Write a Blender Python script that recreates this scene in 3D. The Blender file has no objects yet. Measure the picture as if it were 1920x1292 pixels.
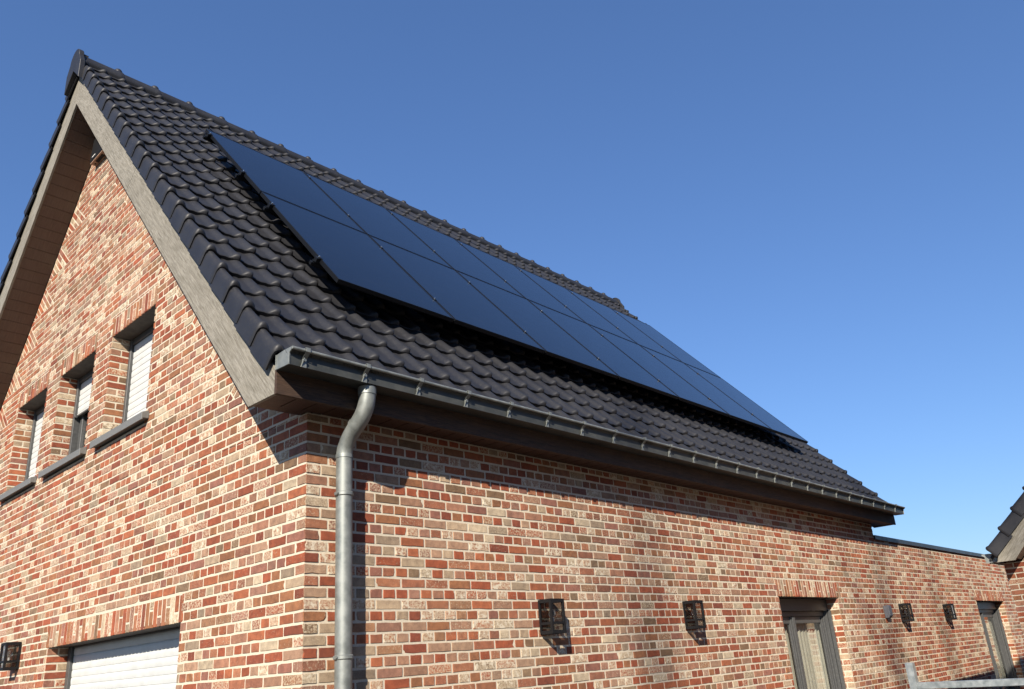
import bpy, math, random
import numpy as np
from mathutils import Vector, Matrix
from mathutils.geometry import tessellate_polygon
R = math.radians
random.seed(7)
rng = np.random.default_rng(11)
SC = bpy.context.scene
COL = SC.collection

# ------------------------------------------------------------------ camera
H = 1.6
yaw, pit, roll = 0.7230, 0.3497, -0.0765
fw = Vector((math.cos(yaw) * math.cos(pit), math.sin(yaw) * math.cos(pit), math.sin(pit)))
r0 = Vector((math.sin(yaw), -math.cos(yaw), 0.0))
u0 = r0.cross(fw)
rr = math.cos(roll) * r0 + math.sin(roll) * u0
uu = -math.sin(roll) * r0 + math.cos(roll) * u0
cam = bpy.data.cameras.new('camera')
cam.sensor_width = 36.0
cam.lens = 1485.4 / 1920 * 36
cam.shift_x = -(975.7 - 960) / 1920
cam.shift_y = (704.9 - 646) / 1920
cam.clip_start, cam.clip_end = 0.05, 2000
co = bpy.data.objects.new('camera', cam)
COL.objects.link(co)
co.matrix_world = Matrix(((rr.x, uu.x, -fw.x, -2.569), (rr.y, uu.y, -fw.y, -4.017), (rr.z, uu.z, -fw.z, H), (0, 0, 0, 1)))
SC.camera = co

# ------------------------------------------------------------------ sky and sun
SUN = Vector((0.718, 0.468, -0.515)).normalized()      # direction the light travels
el = math.asin(-SUN.z)
w = bpy.data.worlds.new('World')
SC.world = w
w.use_nodes = True
nt = w.node_tree
bg = nt.nodes['Background']
sky = nt.nodes.new('ShaderNodeTexSky')
sky.sky_type = 'NISHITA'
sky.sun_disc = False
sky.sun_elevation = el
sky.sun_rotation = math.atan2(-SUN.x, -SUN.y)
sky.altitude = 0
sky.air_density = 1.3
sky.dust_density = 0.0
sky.ozone_density = 7.0
tint = nt.nodes.new('ShaderNodeMix')            # camera white balance of the photograph: a slightly bluer sky
tint.data_type = 'RGBA'
tint.blend_type = 'MULTIPLY'
tint.inputs[0].default_value = 1.0
tint.inputs[7].default_value = (.87, 1.075, 1.52, 1)
nt.links.new(sky.outputs[0], tint.inputs[6])
gam = nt.nodes.new('ShaderNodeGamma')
gam.inputs[1].default_value = 0.80
nt.links.new(tint.outputs[2], gam.inputs[0])
nt.links.new(gam.outputs[0], bg.inputs[0])
bg.inputs[1].default_value = 0.075
sl = bpy.data.lights.new('sun', 'SUN')
sl.energy = 5.0
sl.angle = R(0.53)
sl.color = (1.0, 0.91, 0.78)
so = bpy.data.objects.new('sun', sl)
COL.objects.link(so)
so.location = (-20, -15, 20)
so.rotation_euler = SUN.to_track_quat('-Z', 'Y').to_euler()
SC.view_settings.view_transform = 'Standard'
SC.view_settings.look = 'None'
SC.view_settings.exposure = 0.95
SC.view_settings.gamma = 1.0


# ------------------------------------------------------------------ materials
def mat(name, col, rough=0.6, metal=0.0, **kw):
    m = bpy.data.materials.new(name)
    m.use_nodes = True
    t = m.node_tree
    b = t.nodes['Principled BSDF']
    b.inputs['Base Color'].default_value = (*col, 1)
    b.inputs['Roughness'].default_value = rough
    b.inputs['Metallic'].default_value = metal
    for k, v in kw.items():
        b.inputs[k].default_value = v
    return m, t, b


def N(t, typ, **kw):
    n = t.nodes.new(typ)
    for k, v in kw.items():
        setattr(n, k, v)
    return n


def noise(t, scale, detail=4, stretch=None, rough=0.55, dist=0.0):
    tc = N(t, 'ShaderNodeTexCoord')
    mp = N(t, 'ShaderNodeMapping')
    if stretch:
        mp.inputs['Scale'].default_value = stretch
    n = N(t, 'ShaderNodeTexNoise')
    n.inputs['Scale'].default_value = scale
    n.inputs['Detail'].default_value = detail
    n.inputs['Roughness'].default_value = rough
    n.inputs['Distortion'].default_value = dist
    t.links.new(tc.outputs['Object'], mp.inputs[0])
    t.links.new(mp.outputs[0], n.inputs['Vector'])
    return n.outputs['Fac']


def rng_map(t, v, a, b, c, d):
    n = N(t, 'ShaderNodeMapRange')
    n.inputs['From Min'].default_value = a
    n.inputs['From Max'].default_value = b
    n.inputs['To Min'].default_value = c
    n.inputs['To Max'].default_value = d
    t.links.new(v, n.inputs['Value'])
    return n.outputs['Result']


def mixc(t, fac, a, b, blend='MIX'):
    n = N(t, 'ShaderNodeMix', data_type='RGBA', blend_type=blend)
    for v, s in ((fac, n.inputs[0]), (a, n.inputs[6]), (b, n.inputs[7])):
        if hasattr(v, 'is_linked'):
            t.links.new(v, s)
        elif isinstance(v, (int, float)):
            s.default_value = v
        else:
            s.default_value = (*v, 1)
    return n.outputs[2]


def bump(t, b, h, strength=0.3, dist=0.003):
    n = N(t, 'ShaderNodeBump')
    n.inputs['Strength'].default_value = strength
    n.inputs['Distance'].default_value = dist
    t.links.new(h, n.inputs['Height'])
    t.links.new(n.outputs[0], b.inputs['Normal'])


def math_n(t, op, a, b):
    n = N(t, 'ShaderNodeMath', operation=op)
    for v, s in ((a, n.inputs[0]), (b, n.inputs[1])):
        if isinstance(v, (int, float)):
            s.default_value = v
        else:
            t.links.new(v, s)
    return n.outputs[0]


def brick_material():
    m, t, b = mat('fired_brick', (.3, .1, .05), 0.88)
    at = N(t, 'ShaderNodeAttribute', attribute_name='tone')
    big = noise(t, 22, 5)
    fine = noise(t, 210, 3, rough=.7)
    spk = noise(t, 75, 4, rough=.75)
    c = mixc(t, 1.0, at.outputs['Color'], mixc(t, rng_map(t, big, .3, .7, 0, 1), (.72, .70, .70), (1.22, 1.22, 1.2)), 'MULTIPLY')
    c = mixc(t, 1.0, c, mixc(t, rng_map(t, fine, .3, .7, 0, 1), (.8, .8, .8), (1.2, 1.2, 1.2)), 'MULTIPLY')
    c = mixc(t, 1.0, c, mixc(t, rng_map(t, noise(t, .55, 4, rough=.6), .35, .65, 0, 1), (.86, .86, .87), (1.12, 1.10, 1.08)), 'MULTIPLY')
    # lime bloom and old mortar left on the reclaimed brick; how much differs from brick to brick
    lim = math_n(t, 'ADD', spk, math_n(t, 'MULTIPLY', at.outputs['Alpha'], 0.30))
    c = mixc(t, rng_map(t, lim, .70, .86, 0, .8), c, (.50, .41, .285))
    blot = math_n(t, 'MULTIPLY', rng_map(t, noise(t, 26, 4, rough=.6), .52, .58, 0, 1), rng_map(t, at.outputs['Alpha'], .955, .965, 0, .95))
    c = mixc(t, blot, c, (.52, .45, .34))
    pit_ = rng_map(t, noise(t, 130, 2), .70, .76, 0, .5)
    c = mixc(t, pit_, c, (.09, .05, .04))
    t.links.new(c, b.inputs['Base Color'])
    bump(t, b, math_n(t, 'ADD', fine, big), .55, .004)
    return m


def mortar_material():
    m, t, b = mat('lime_mortar', (.5, .43, .34), 0.95)
    n1 = noise(t, 160, 4, rough=.7)
    n2 = noise(t, 1.2, 3)
    c = mixc(t, rng_map(t, n1, .3, .7, 0, 1), (.43, .375, .285), (.585, .515, .40))
    c = mixc(t, rng_map(t, n2, .45, .75, 0, .45), c, (.40, .36, .295))
    t.links.new(c, b.inputs['Base Color'])
    bump(t, b, n1, .5, .003)
    return m


def wood_material(name, c1, c2, c3, sx=1.6, rough=.75):
    m, t, b = mat(name, c1, rough)
    g = noise(t, 9, 6, (sx * .35, 9, 9), rough=.65, dist=.8)
    g2 = noise(t, 30, 4, (sx * .25, 9, 9), rough=.7)
    blot = noise(t, 2.6, 3)
    c = mixc(t, rng_map(t, g, .35, .65, 0, 1), c1, c2)
    c = mixc(t, rng_map(t, g2, .5, .68, 0, .7), c, c3)
    c = mixc(t, rng_map(t, blot, .4, .75, 0, .4), c, c2)
    t.links.new(c, b.inputs['Base Color'])
    bump(t, b, g2, .5, .003)
    return m


def noisy(name, c1, c2, scale, rough, metal=0.0, rr_=(0, 0), bs=0.15, bd=.002, detail=5, **kw):
    m, t, b = mat(name, c1, rough, metal, **kw)
    n = noise(t, scale, detail, rough=.65)
    t.links.new(mixc(t, rng_map(t, n, .35, .68, 0, 1), c1, c2), b.inputs['Base Color'])
    if rr_ != (0, 0):
        t.links.new(rng_map(t, n, .3, .7, *rr_), b.inputs['Roughness'])
    if bs:
        bump(t, b, n, bs, bd)
    return m


M_BRICK = brick_material()
M_MORTAR = mortar_material()
M_OAK = wood_material('weathered_oak', (.24, .22, .178), (.10, .088, .063), (.37, .352, .315))
M_FASC = wood_material('brown_oak', (.068, .034, .017), (.016, .008, .005), (.125, .073, .040))
M_SOFF = wood_material('soffit_board', (.115, .076, .055), (.085, .055, .039), (.14, .095, .07), rough=.6)
M_SOFR = wood_material('red_soffit_board', (.055, .021, .010), (.032, .013, .007), (.075, .032, .017), rough=.6)


def tile_material():
    m, t, b = mat('engobed_clay_tile', (.02, .02, .024), .36, **{'Specular IOR Level': .38})
    n = noise(t, 5, 5, rough=.6)
    n2 = noise(t, 60, 4, rough=.7)
    n3 = noise(t, 140, 2)
    c = mixc(t, rng_map(t, n, .35, .7, 0, 1), (.0125, .0127, .0158), (.020, .0202, .0228))
    c = mixc(t, rng_map(t, n2, .55, .8, 0, .35), c, (.06, .058, .052))
    c = mixc(t, rng_map(t, n3, .74, .78, 0, .6), c, (.2, .19, .17))
    t.links.new(c, b.inputs['Base Color'])
    t.links.new(rng_map(t, n2, .3, .75, .46, .62), b.inputs['Roughness'])
    bump(t, b, n2, .06, .001)
    return m


M_TILE = tile_material()
M_ZINC = noisy('aged_zinc', (.18, .194, .183), (.285, .30, .282), 11, .52, .6, (.44, .66), .08)
M_ZINCD = noisy('dull_zinc', (.055, .059, .056), (.088, .092, .087), 9, .55, .5, (.45, .65), .05)
M_GALV = noisy('galvanised_steel', (.23, .255, .25), (.36, .385, .38), 30, .5, .6, (.4, .6), .1)
M_ALU = noisy('grey_painted_aluminium', (.050, .051, .051), (.066, .067, .066), 40, .42, 0, (.38, .5), 0)
M_SILL = noisy('grey_stone_sill', (.11, .11, .105), (.15, .148, .14), 60, .6, 0, (.5, .7), .1)
M_BLACK = noisy('black_powder_coat', (.005, .005, .006), (.008, .008, .009), 50, .6, 0, (.55, .7), 0, **{'Specular IOR Level': .25})
M_SHUT = noisy('white_shutter', (.45, .46, .445), (.51, .52, .505), 7, .45, 0, (.4, .5), 0)
M_COP = noisy('dark_roof_trim', (.018, .02, .024), (.026, .028, .032), 10, .4, 0, (.35, .5), 0)
M_BRONZE = noisy('bronze_plate', (.28, .17, .11), (.38, .25, .17), 40, .5, .2, (.4, .6), 0)
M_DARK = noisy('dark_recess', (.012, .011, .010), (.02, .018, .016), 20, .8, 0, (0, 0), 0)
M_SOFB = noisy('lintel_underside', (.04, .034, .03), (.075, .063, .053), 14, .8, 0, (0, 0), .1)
M_CURT = noisy('cream_curtain', (.50, .47, .40), (.58, .55, .48), 8, .9, 0, (0, 0), 0)
M_PLAIN = noisy('white_plaster', (.5, .48, .44), (.56, .54, .5), 5, .9, 0, (0, 0), .05)
M_BARKD = noisy('dry_moss', (.02, .017, .012), (.04, .034, .022), 30, .9, 0, (0, 0), 0)
M_WHITE, _, _ = mat('white_plastic', (.75, .75, .74), .4)
M_BULB, _, _ = mat('clear_bulb', (.9, .9, .9), .03, **{'Transmission Weight': .9, 'IOR': 1.3})
M_STEEL, _, _ = mat('stainless_bolt', (.75, .75, .76), .25, 1.0)
M_FRAME, _, _ = mat('black_anodised_frame', (.008, .009, .011), .35, .3)


def panel_material():
    m, t, b = mat('black_solar_glass', (.004, .0055, .010), .12)
    b.inputs['Specular IOR Level'].default_value = .34
    n = noise(t, 3, 6, (1.0, 5.0, 1), rough=.7, dist=1.0)
    d = noise(t, 9, 5, (.5, 7, 1), rough=.7)
    c = mixc(t, rng_map(t, n, .5, .8, 0, .35), (.004, .0055, .010), (.016, .018, .022))
    t.links.new(c, b.inputs['Base Color'])
    t.links.new(rng_map(t, d, .35, .7, .10, .22), b.inputs['Roughness'])
    return m


M_PANEL = panel_material()


def glass_material(name, tint, trans, ior=1.5):
    m = bpy.data.materials.new(name)
    m.use_nodes = True
    t = m.node_tree
    t.nodes.clear()
    o = N(t, 'ShaderNodeOutputMaterial')
    mx = N(t, 'ShaderNodeMixShader')
    fr = N(t, 'ShaderNodeLayerWeight')          # the same on both faces of the thin pane
    fr.inputs[0].default_value = .5
    tr = N(t, 'ShaderNodeBsdfTransparent')
    tr.inputs[0].default_value = (*tint, 1)
    gl = N(t, 'ShaderNodeBsdfGlossy')
    gl.inputs['Roughness'].default_value = .01
    f = math_n(t, 'MULTIPLY', math_n(t, 'ADD', math_n(t, 'MULTIPLY', math_n(t, 'POWER', fr.outputs[1], 4.0), .9), .05), trans)
    t.links.new(f, mx.inputs[0])
    t.links.new(tr.outputs[0], mx.inputs[1])
    t.links.new(gl.outputs[0], mx.inputs[2])
    t.links.new(mx.outputs[0], o.inputs[0])
    return m


M_GLASS = glass_material('window_glass', (.92, .93, .91), 1.3, 1.5)
M_SMOKE = glass_material('smoked_glass', (.62, .62, .61), 1.0, 1.45)
M_CLEAR = glass_material('clear_glass', (.97, .97, .96), .8, 1.45)


# ------------------------------------------------------------------ helpers
def frame(O, U, V):
    U, V = Vector(U).normalized(), Vector(V).normalized()
    W = U.cross(V)
    return Matrix(((U.x, V.x, W.x, O[0]), (U.y, V.y, W.y, O[1]), (U.z, V.z, W.z, O[2]), (0, 0, 0, 1)))


class MB:
    def __init__(s):
        s.v, s.f = [], []

    def add(s, vs, fs):
        o = len(s.v)
        s.v += [tuple(v) for v in vs]
        s.f += [tuple(i + o for i in f) for f in fs]
        return s

    def box(s, a, b, ch=0.0):
        x0, x1 = sorted((a[0], b[0])); y0, y1 = sorted((a[1], b[1])); z0, z1 = sorted((a[2], b[2]))
        return s.prism([(x0, y0), (x1, y0), (x1, y1), (x0, y1)], z0, z1, ch)

    def prism(s, poly, z0, z1, ch=0.0, M=None):
        n = len(poly)
        area = sum(poly[i][0] * poly[(i + 1) % n][1] - poly[(i + 1) % n][0] * poly[i][1] for i in range(n))
        if area < 0:
            poly = poly[::-1]
        rings = [(0, z0), (0, z1)]
        if ch > 0:
            rings = [(ch, z0), (0, z0 + ch), (0, z1 - ch), (ch, z1)]
        vs = []
        for ins, z in rings:
            pp = inset(poly, ins) if ins else poly
            vs += [(x, y, z) for x, y in pp]
        if M is not None:
            vs = [tuple(M @ Vector(v)) for v in vs]
        fs = [tuple(range(n))[::-1], tuple(range((len(rings) - 1) * n, len(rings) * n))]
        for k in range(len(rings) - 1):
            for i in range(n):
                j = (i + 1) % n
                fs.append((k * n + i, k * n + j, (k + 1) * n + j, (k + 1) * n + i))
        return s.add(vs, fs)

    def tube(s, pts, rad, seg=16, cap=True):
        pts = [Vector(p) for p in pts]
        rad = rad if isinstance(rad, (list, tuple)) else [rad] * len(pts)
        vs, up = [], None
        for i, p in enumerate(pts):
            d = (pts[min(i + 1, len(pts) - 1)] - pts[max(i - 1, 0)]).normalized()
            if up is None:
                up = d.orthogonal().normalized()
            up = (up - d * up.dot(d)).normalized()
            sd = d.cross(up)
            for k in range(seg):
                a = 2 * math.pi * k / seg
                vs.append(p + (up * math.cos(a) + sd * math.sin(a)) * rad[i])
        fs = []
        for i in range(len(pts) - 1):
            for k in range(seg):
                k2 = (k + 1) % seg
                fs.append((i * seg + k, i * seg + k2, (i + 1) * seg + k2, (i + 1) * seg + k))
        if cap:
            fs.append(tuple(range(seg))[::-1])
            fs.append(tuple(range((len(pts) - 1) * seg, len(pts) * seg)))
        return s.add(vs, fs)

    def ball(s, c, r, sx=1, sy=1, sz=1, n=10):
        pts = []
        vs, fs = [], []
        for i in range(n + 1):
            th = math.pi * i / n
            for k in range(2 * n):
                a = math.pi * k / n
                vs.append((c[0] + r * sx * math.sin(th) * math.cos(a), c[1] + r * sy * math.sin(th) * math.sin(a), c[2] + r * sz * math.cos(th)))
        for i in range(n):
            for k in range(2 * n):
                k2 = (k + 1) % (2 * n)
                fs.append((i * 2 * n + k, (i + 1) * 2 * n + k, (i + 1) * 2 * n + k2, i * 2 * n + k2))
        return s.add(vs, fs)

    def build(s, name, material, parent=None, M=None, smooth=False, angle=None):
        me = bpy.data.meshes.new(name)
        me.from_pydata(s.v, [], s.f)
        me.validate()
        me.materials.append(material)
        if smooth:
            me.polygons.foreach_set('use_smooth', [True] * len(me.polygons))
            if angle:
                me.set_sharp_from_angle(angle=R(angle))
        me.update()
        o = bpy.data.objects.new(name, me)
        COL.objects.link(o)
        if M is not None:
            o.matrix_world = M
        if parent is not None:
            setpar(o, parent)
        return o


LOC = {}


def world_of(o):
    m = o.matrix_basis.copy()
    if o.parent:
        m = world_of(o.parent) @ o.matrix_parent_inverse @ m
    return m


def setpar(o, parent):
    o.parent = parent
    o.matrix_parent_inverse = world_of(parent).inverted()


def inset(poly, d):
    n = len(poly)
    out = []
    for i in range(n):
        p0, p1, p2 = poly[i - 1], poly[i], poly[(i + 1) % n]
        a = (p1[0] - p0[0], p1[1] - p0[1]); b = (p2[0] - p1[0], p2[1] - p1[1])
        la = math.hypot(*a) or 1e-9; lb = math.hypot(*b) or 1e-9
        n1 = (-a[1] / la, a[0] / la); n2 = (-b[1] / lb, b[0] / lb)
        k = 1 + n1[0] * n2[0] + n1[1] * n2[1]
        k = max(k, .3)
        out.append((p1[0] + d * (n1[0] + n2[0]) / k, p1[1] + d * (n1[1] + n2[1]) / k))
    return out


def tag(o, label=None, cat=None, group=None, kind=None):
    if label: o['label'] = label
    if cat: o['category'] = cat
    if group: o['group'] = group
    if kind: o['kind'] = kind
    return o


def empty(name, loc, rz=0.0):
    o = bpy.data.objects.new(name, None)
    o.empty_display_size = .2
    COL.objects.link(o)
    o.location = loc
    o.rotation_euler = (0, 0, rz)
    return o


def copy_tree(o, parent=None):
    c = o.copy()
    COL.objects.link(c)
    if parent is not None:
        c.parent = parent
    for ch in [x for x in COL.objects if x.parent == o]:
        copy_tree(ch, c)
    return c


def slab(name, outer, holes, M, d0, d1, material, parent=None):
    """solid plate with holes, 2D outline in the (U,V) plane of frame M, from depth d0 to d1 along its normal"""
    loops = [[Vector((x, y, 0)) for x, y in outer]] + [[Vector((x, y, 0)) for x, y in h] for h in holes]
    tris = tessellate_polygon(loops)
    pts = [p for l in loops for p in l]
    n = len(pts)
    mb = MB()
    vs = [M @ Vector((p.x, p.y, d0)) for p in pts] + [M @ Vector((p.x, p.y, d1)) for p in pts]
    fs = []
    for a, b, c in tris:
        ar = (pts[b] - pts[a]).cross(pts[c] - pts[a]).z
        if ar < 0:
            b, c = c, b
        fs.append((a + n, b + n, c + n))
        fs.append((c, b, a))
    k = 0
    for l in loops:
        m = len(l)
        for i in range(m):
            a, b = k + i, k + (i + 1) % m
            fs.append((a, b, b + n, a + n))
        k += m
    mb.add(vs, fs)
    o = mb.build(name, material, parent)
    return o


# ---- brickwork: every brick is a real block with ragged arrises standing proud of the mortar bed
CO, ST, JT = 0.0655, 0.2010, 0.0125
PAL = [((.232, .058, .024), 30), ((.265, .082, .034), 20), ((.175, .045, .022), 8), ((.22, .092, .040), 15), ((.160, .094, .050), 5),
       ((.262, .125, .075), 13), ((.285, .170, .108), 9), ((.32, .235, .155), 5), ((.23, .17, .115), 3), ((.22, .092, .062), 11), ((.40, .32, .22), 2)]
PALC = [p[0] for p in PAL]
PALW = [p[1] for p in PAL]


def tone(bias=0):
    c = random.choices(PALC, PALW)[0]
    k = random.uniform(.85, 1.15)
    lime = random.random()
    lime = lime * .55 if lime < .8 else lime
    if bias and random.random() < bias:
        lime = min(1, lime + .2)
        c = tuple(a * .82 + b * .18 for a, b in zip(c, (.30, .235, .15)))
    return (c[0] * k, c[1] * k, c[2] * k, lime)


def clip(poly, nx, ny, c):
    out = []
    n = len(poly)
    for i in range(n):
        p, q = poly[i], poly[(i + 1) % n]
        dp, dq = nx * p[0] + ny * p[1] - c, nx * q[0] + ny * q[1] - c
        if dp <= 0:
            out.append(p)
        if (dp < 0 < dq) or (dq < 0 < dp):
            t = dp / (dp - dq)
            out.append((p[0] + t * (q[0] - p[0]), p[1] + t * (q[1] - p[1])))
    return out


def parea(p):
    return abs(sum(p[i][0] * p[(i + 1) % len(p)][1] - p[(i + 1) % len(p)][0] * p[i][1] for i in range(len(p)))) / 2 if len(p) > 2 else 0


def hps(poly):
    n = len(poly)
    a = sum(poly[i][0] * poly[(i + 1) % n][1] - poly[(i + 1) % n][0] * poly[i][1] for i in range(n))
    if a < 0:
        poly = poly[::-1]
    out = []
    for i in range(n):
        p, q = poly[i], poly[(i + 1) % n]
        l = math.hypot(q[0] - p[0], q[1] - p[1])
        nx, ny = (q[1] - p[1]) / l, -(q[0] - p[0]) / l
        out.append((nx, ny, nx * p[0] + ny * p[1]))
    return out


def subtract(poly, hp, grow=0.0):
    res = []
    cur = poly
    for nx, ny, c in hp:
        outp = clip(cur, -nx, -ny, -(c + grow))
        if parea(outp) > 4e-4:
            res.append(outp)
        cur = clip(cur, nx, ny, c + grow)
        if parea(cur) < 1e-6:
            break
    return res


class Brickwork:
    def __init__(s):
        s.v, s.f, s.c = [], [], []

    def brick(s, poly, M, tn, depth=.0036):
        n = len(poly)
        if parea(poly) < 3e-4:
            return
        a = sum(poly[i][0] * poly[(i + 1) % n][1] - poly[(i + 1) % n][0] * poly[i][1] for i in range(n))
        if a < 0:
            poly = poly[::-1]
        pp = []
        for i in range(n):
            p, q = poly[i], poly[(i + 1) % n]
            pp.append(p)
            l = math.hypot(q[0] - p[0], q[1] - p[1])
            k = 2 if l > .12 else (1 if l > .03 else 0)
            for j in range(k):
                t = (j + 1 + random.uniform(-.25, .25)) / (k + 1)
                pp.append((p[0] + t * (q[0] - p[0]), p[1] + t * (q[1] - p[1])))
        pp = [(x + random.gauss(0, .0010), y + random.gauss(0, .0011)) for x, y in pp]
        chip = random.random()
        fr = inset(pp, .0022)
        if chip < .12:
            i = random.randrange(len(fr))
            cx = sum(p[0] for p in fr) / len(fr); cy = sum(p[1] for p in fr) / len(fr)
            fr[i] = (fr[i][0] * .8 + cx * .2, fr[i][1] * .8 + cy * .2)
        z = random.gauss(0, .0006)
        tx, ty = random.gauss(0, .004), random.gauss(0, .007)
        cx, cy = pp[0]
        m = len(pp)
        o = len(s.v)
        s.v += [tuple(M @ Vector((x, y, -depth - .004))) for x, y in pp]
        s.v += [tuple(M @ Vector((x, y, z + tx * (x - cx) + ty * (y - cy)))) for x, y in fr]
        s.f.append(tuple(o + m + i for i in range(m)))
        for i in range(m):
            j = (i + 1) % m
            s.f.append((o + i, o + j, o + m + j, o + m + i))
        s.c += [tn] * (m + 4 * m)

    def lay(s, M, poly, v0, holes=(), bias=0.0, uphase=0.0, only=None, course=CO, corner=None, T=None):
        """bond inside the convex polygon `poly` (frame coords); holes: list of convex polygons; T maps local to frame coords"""
        inv = None
        if T:
            inv = lambda p: T[1](p)
            loc = [inv(p) for p in poly]
        else:
            loc = poly
        us = [p[0] for p in loc]; vsx = [p[1] for p in loc]
        k0 = math.floor((min(vsx) - v0) / course); k1 = math.ceil((max(vsx) - v0) / course)
        php = hps(poly)
        hh = [hps(h) for h in holes]
        for k in range(k0, k1):
            va, vb = v0 + k * course, v0 + (k + 1) * course
            u, ue = min(us) - 2 * ST, max(us) + ST
            u = math.floor((u - uphase) / ST) * ST + uphase
            row = k % 2
            cells = []
            if corner:
                uc, dr, kind = corner
                dd = [0, ST / 2] if (kind == 'A') == (row == 0) and row == 0 else [0]
                if row == 1:
                    dd = [0, .155] if kind == 'A' else [0, .1005, .2555]
                lim_ = max(abs(ue - uc), abs(min(us) - uc)) + ST
                while dd[-1] < lim_:
                    st_ = (ST / 2 if random.random() < .015 else ST) if row == 0 else (ST if random.random() < .015 else ST / 2)
                    dd.append(dd[-1] + ST if row == 0 else dd[-1] + st_)
                    if row == 0 and st_ < ST:
                        dd.insert(-1, dd[-1] - ST / 2)
                cells = [(uc + dr * p, uc + dr * q) if dr > 0 else (uc - q, uc - p) for p, q in zip(dd[:-1], dd[1:])]
            elif row == 0:      # stretchers, starting after a half brick
                u += ST / 2
                while u < ue:
                    if random.random() < .04:
                        cells += [(u, u + ST / 2), (u + ST / 2, u + ST)]
                    else:
                        cells.append((u, u + ST))
                    u += ST
            else:
                while u < ue:
                    if random.random() < .06:
                        cells.append((u, u + ST)); u += ST
                    else:
                        cells.append((u, u + ST / 2)); u += ST / 2
            for a, b in cells:
                j = random.uniform(-.0012, .0012)
                ja = jb = JT / 2
                if corner and abs(a - corner[0]) < 1e-6:
                    ja = 0
                if corner and abs(b - corner[0]) < 1e-6:
                    jb = 0
                rect = [(a + ja + j, va + JT / 2), (b - jb + j, va + JT / 2), (b - jb + j, vb - JT / 2), (a + ja + j, vb - JT / 2)]
                if T:
                    rect = [T[0](p) for p in rect]
                pieces = [rect]
                for nx, ny, c in php:
                    pieces = [q for q in (clip(p, nx, ny, c) for p in pieces) if parea(q) > 3e-4]
                for h in hh:
                    nxt = []
                    for p in pieces:
                        inter = p
                        for nx, ny, c in h:
                            inter = clip(inter, nx, ny, c + .004)
                            if not inter:
                                break
                        if inter and parea(inter) > 1e-6:
                            nxt += subtract(p, h, .005)
                        else:
                            nxt.append(p)
                    pieces = nxt
                tn = tone(bias if not callable(bias) else bias((a + b) / 2, va))
                for p in pieces:
                    s.brick(p, M, tn)

    def soldier(s, M, u0, u1, v0, v1, bias=.2):
        n = max(1, round((u1 - u0) / CO))
        w_ = (u1 - u0) / n
        for i in range(n):
            a, b = u0 + i * w_, u0 + (i + 1) * w_
            hgt = v1 - v0
            cut = {0: None, 1: .36, 2: None, 3: .64}[i % 4] if random.random() < .8 else None
            segs = [(v0, v1)] if cut is None else [(v0, v0 + hgt * cut), (v0 + hgt * cut, v1)]
            for c, d in segs:
                if cut is None or random.random() < 2:
                    s.brick([(a + JT / 2, c + JT / 2 - (JT / 2 if c == v0 else 0)), (b - JT / 2, c + JT / 2 - (JT / 2 if c == v0 else 0)), (b - JT / 2, d - JT / 2), (a + JT / 2, d - JT / 2)], M, tone(bias))

    def build(s, name, parent):
        me = bpy.data.meshes.new(name)
        me.from_pydata(s.v, [], s.f)
        at = me.color_attributes.new('tone', 'FLOAT_COLOR', 'CORNER')
        at.data.foreach_set('color', np.array(s.c, dtype=np.float32).ravel())
        me.materials.append(M_BRICK)
        me.update()
        o = bpy.data.objects.new(name, me)
        COL.objects.link(o)
        setpar(o, parent)
        return o


def rect(a, b, c, d):
    return [(a, c), (b, c), (b, d), (a, d)]


# ------------------------------------------------------------------ setting
g = MB()
g.box((-250, -250, -.3), (250, 250, 0))
tag(g.build('ground', noisy('grey_gravel_ground', (.05, .047, .042), (.075, .07, .062), 3, .9, 0, (0, 0), .3, .01)), kind='structure')

# ------------------------------------------------------------------ house dimensions
SL = R(48.66)
c_, s_ = math.cos(SL), math.sin(SL)
LH, WH = 9.36, 8.35          # house length and width
ZS = 3.132                   # soffit level
YR = 4.175                   # ridge line
OV = 0.349                   # verge overhang
YE = 0.2296                  # eaves overhang
OY = 0.0795                  # where the rake line meets the soffit level
V0 = 0.012                   # bed joint datum


class Slope:
    def __init__(s, oy, sg, oz):
        s.oy, s.sg, s.oz = oy, sg, oz

    def P(s, x, a, n):
        return (x, s.oy + s.sg * (a * c_ - n * s_), s.oz + a * s_ + n * c_)

    def M(s, x=0.0):
        """frame: local X = up the slope, local Y = roof normal, local Z = its cross product (world -/+X)"""
        U = Vector((0, s.sg * c_, s_)); V = Vector((0, -s.sg * s_, c_))
        O = Vector((x, s.oy, s.oz))
        W = U.cross(V)
        return Matrix(((U.x, V.x, W.x, O.x), (U.y, V.y, W.y, O.y), (U.z, V.z, W.z, O.z), (0, 0, 0, 1)))

    def zs(s):  # sign of world X for local Z
        return s.sg


SR = Slope(OY, 1, ZS)
SLF = Slope(WH - OY, -1, ZS)
PITCH, GAUGE = .2128, .2815


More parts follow.
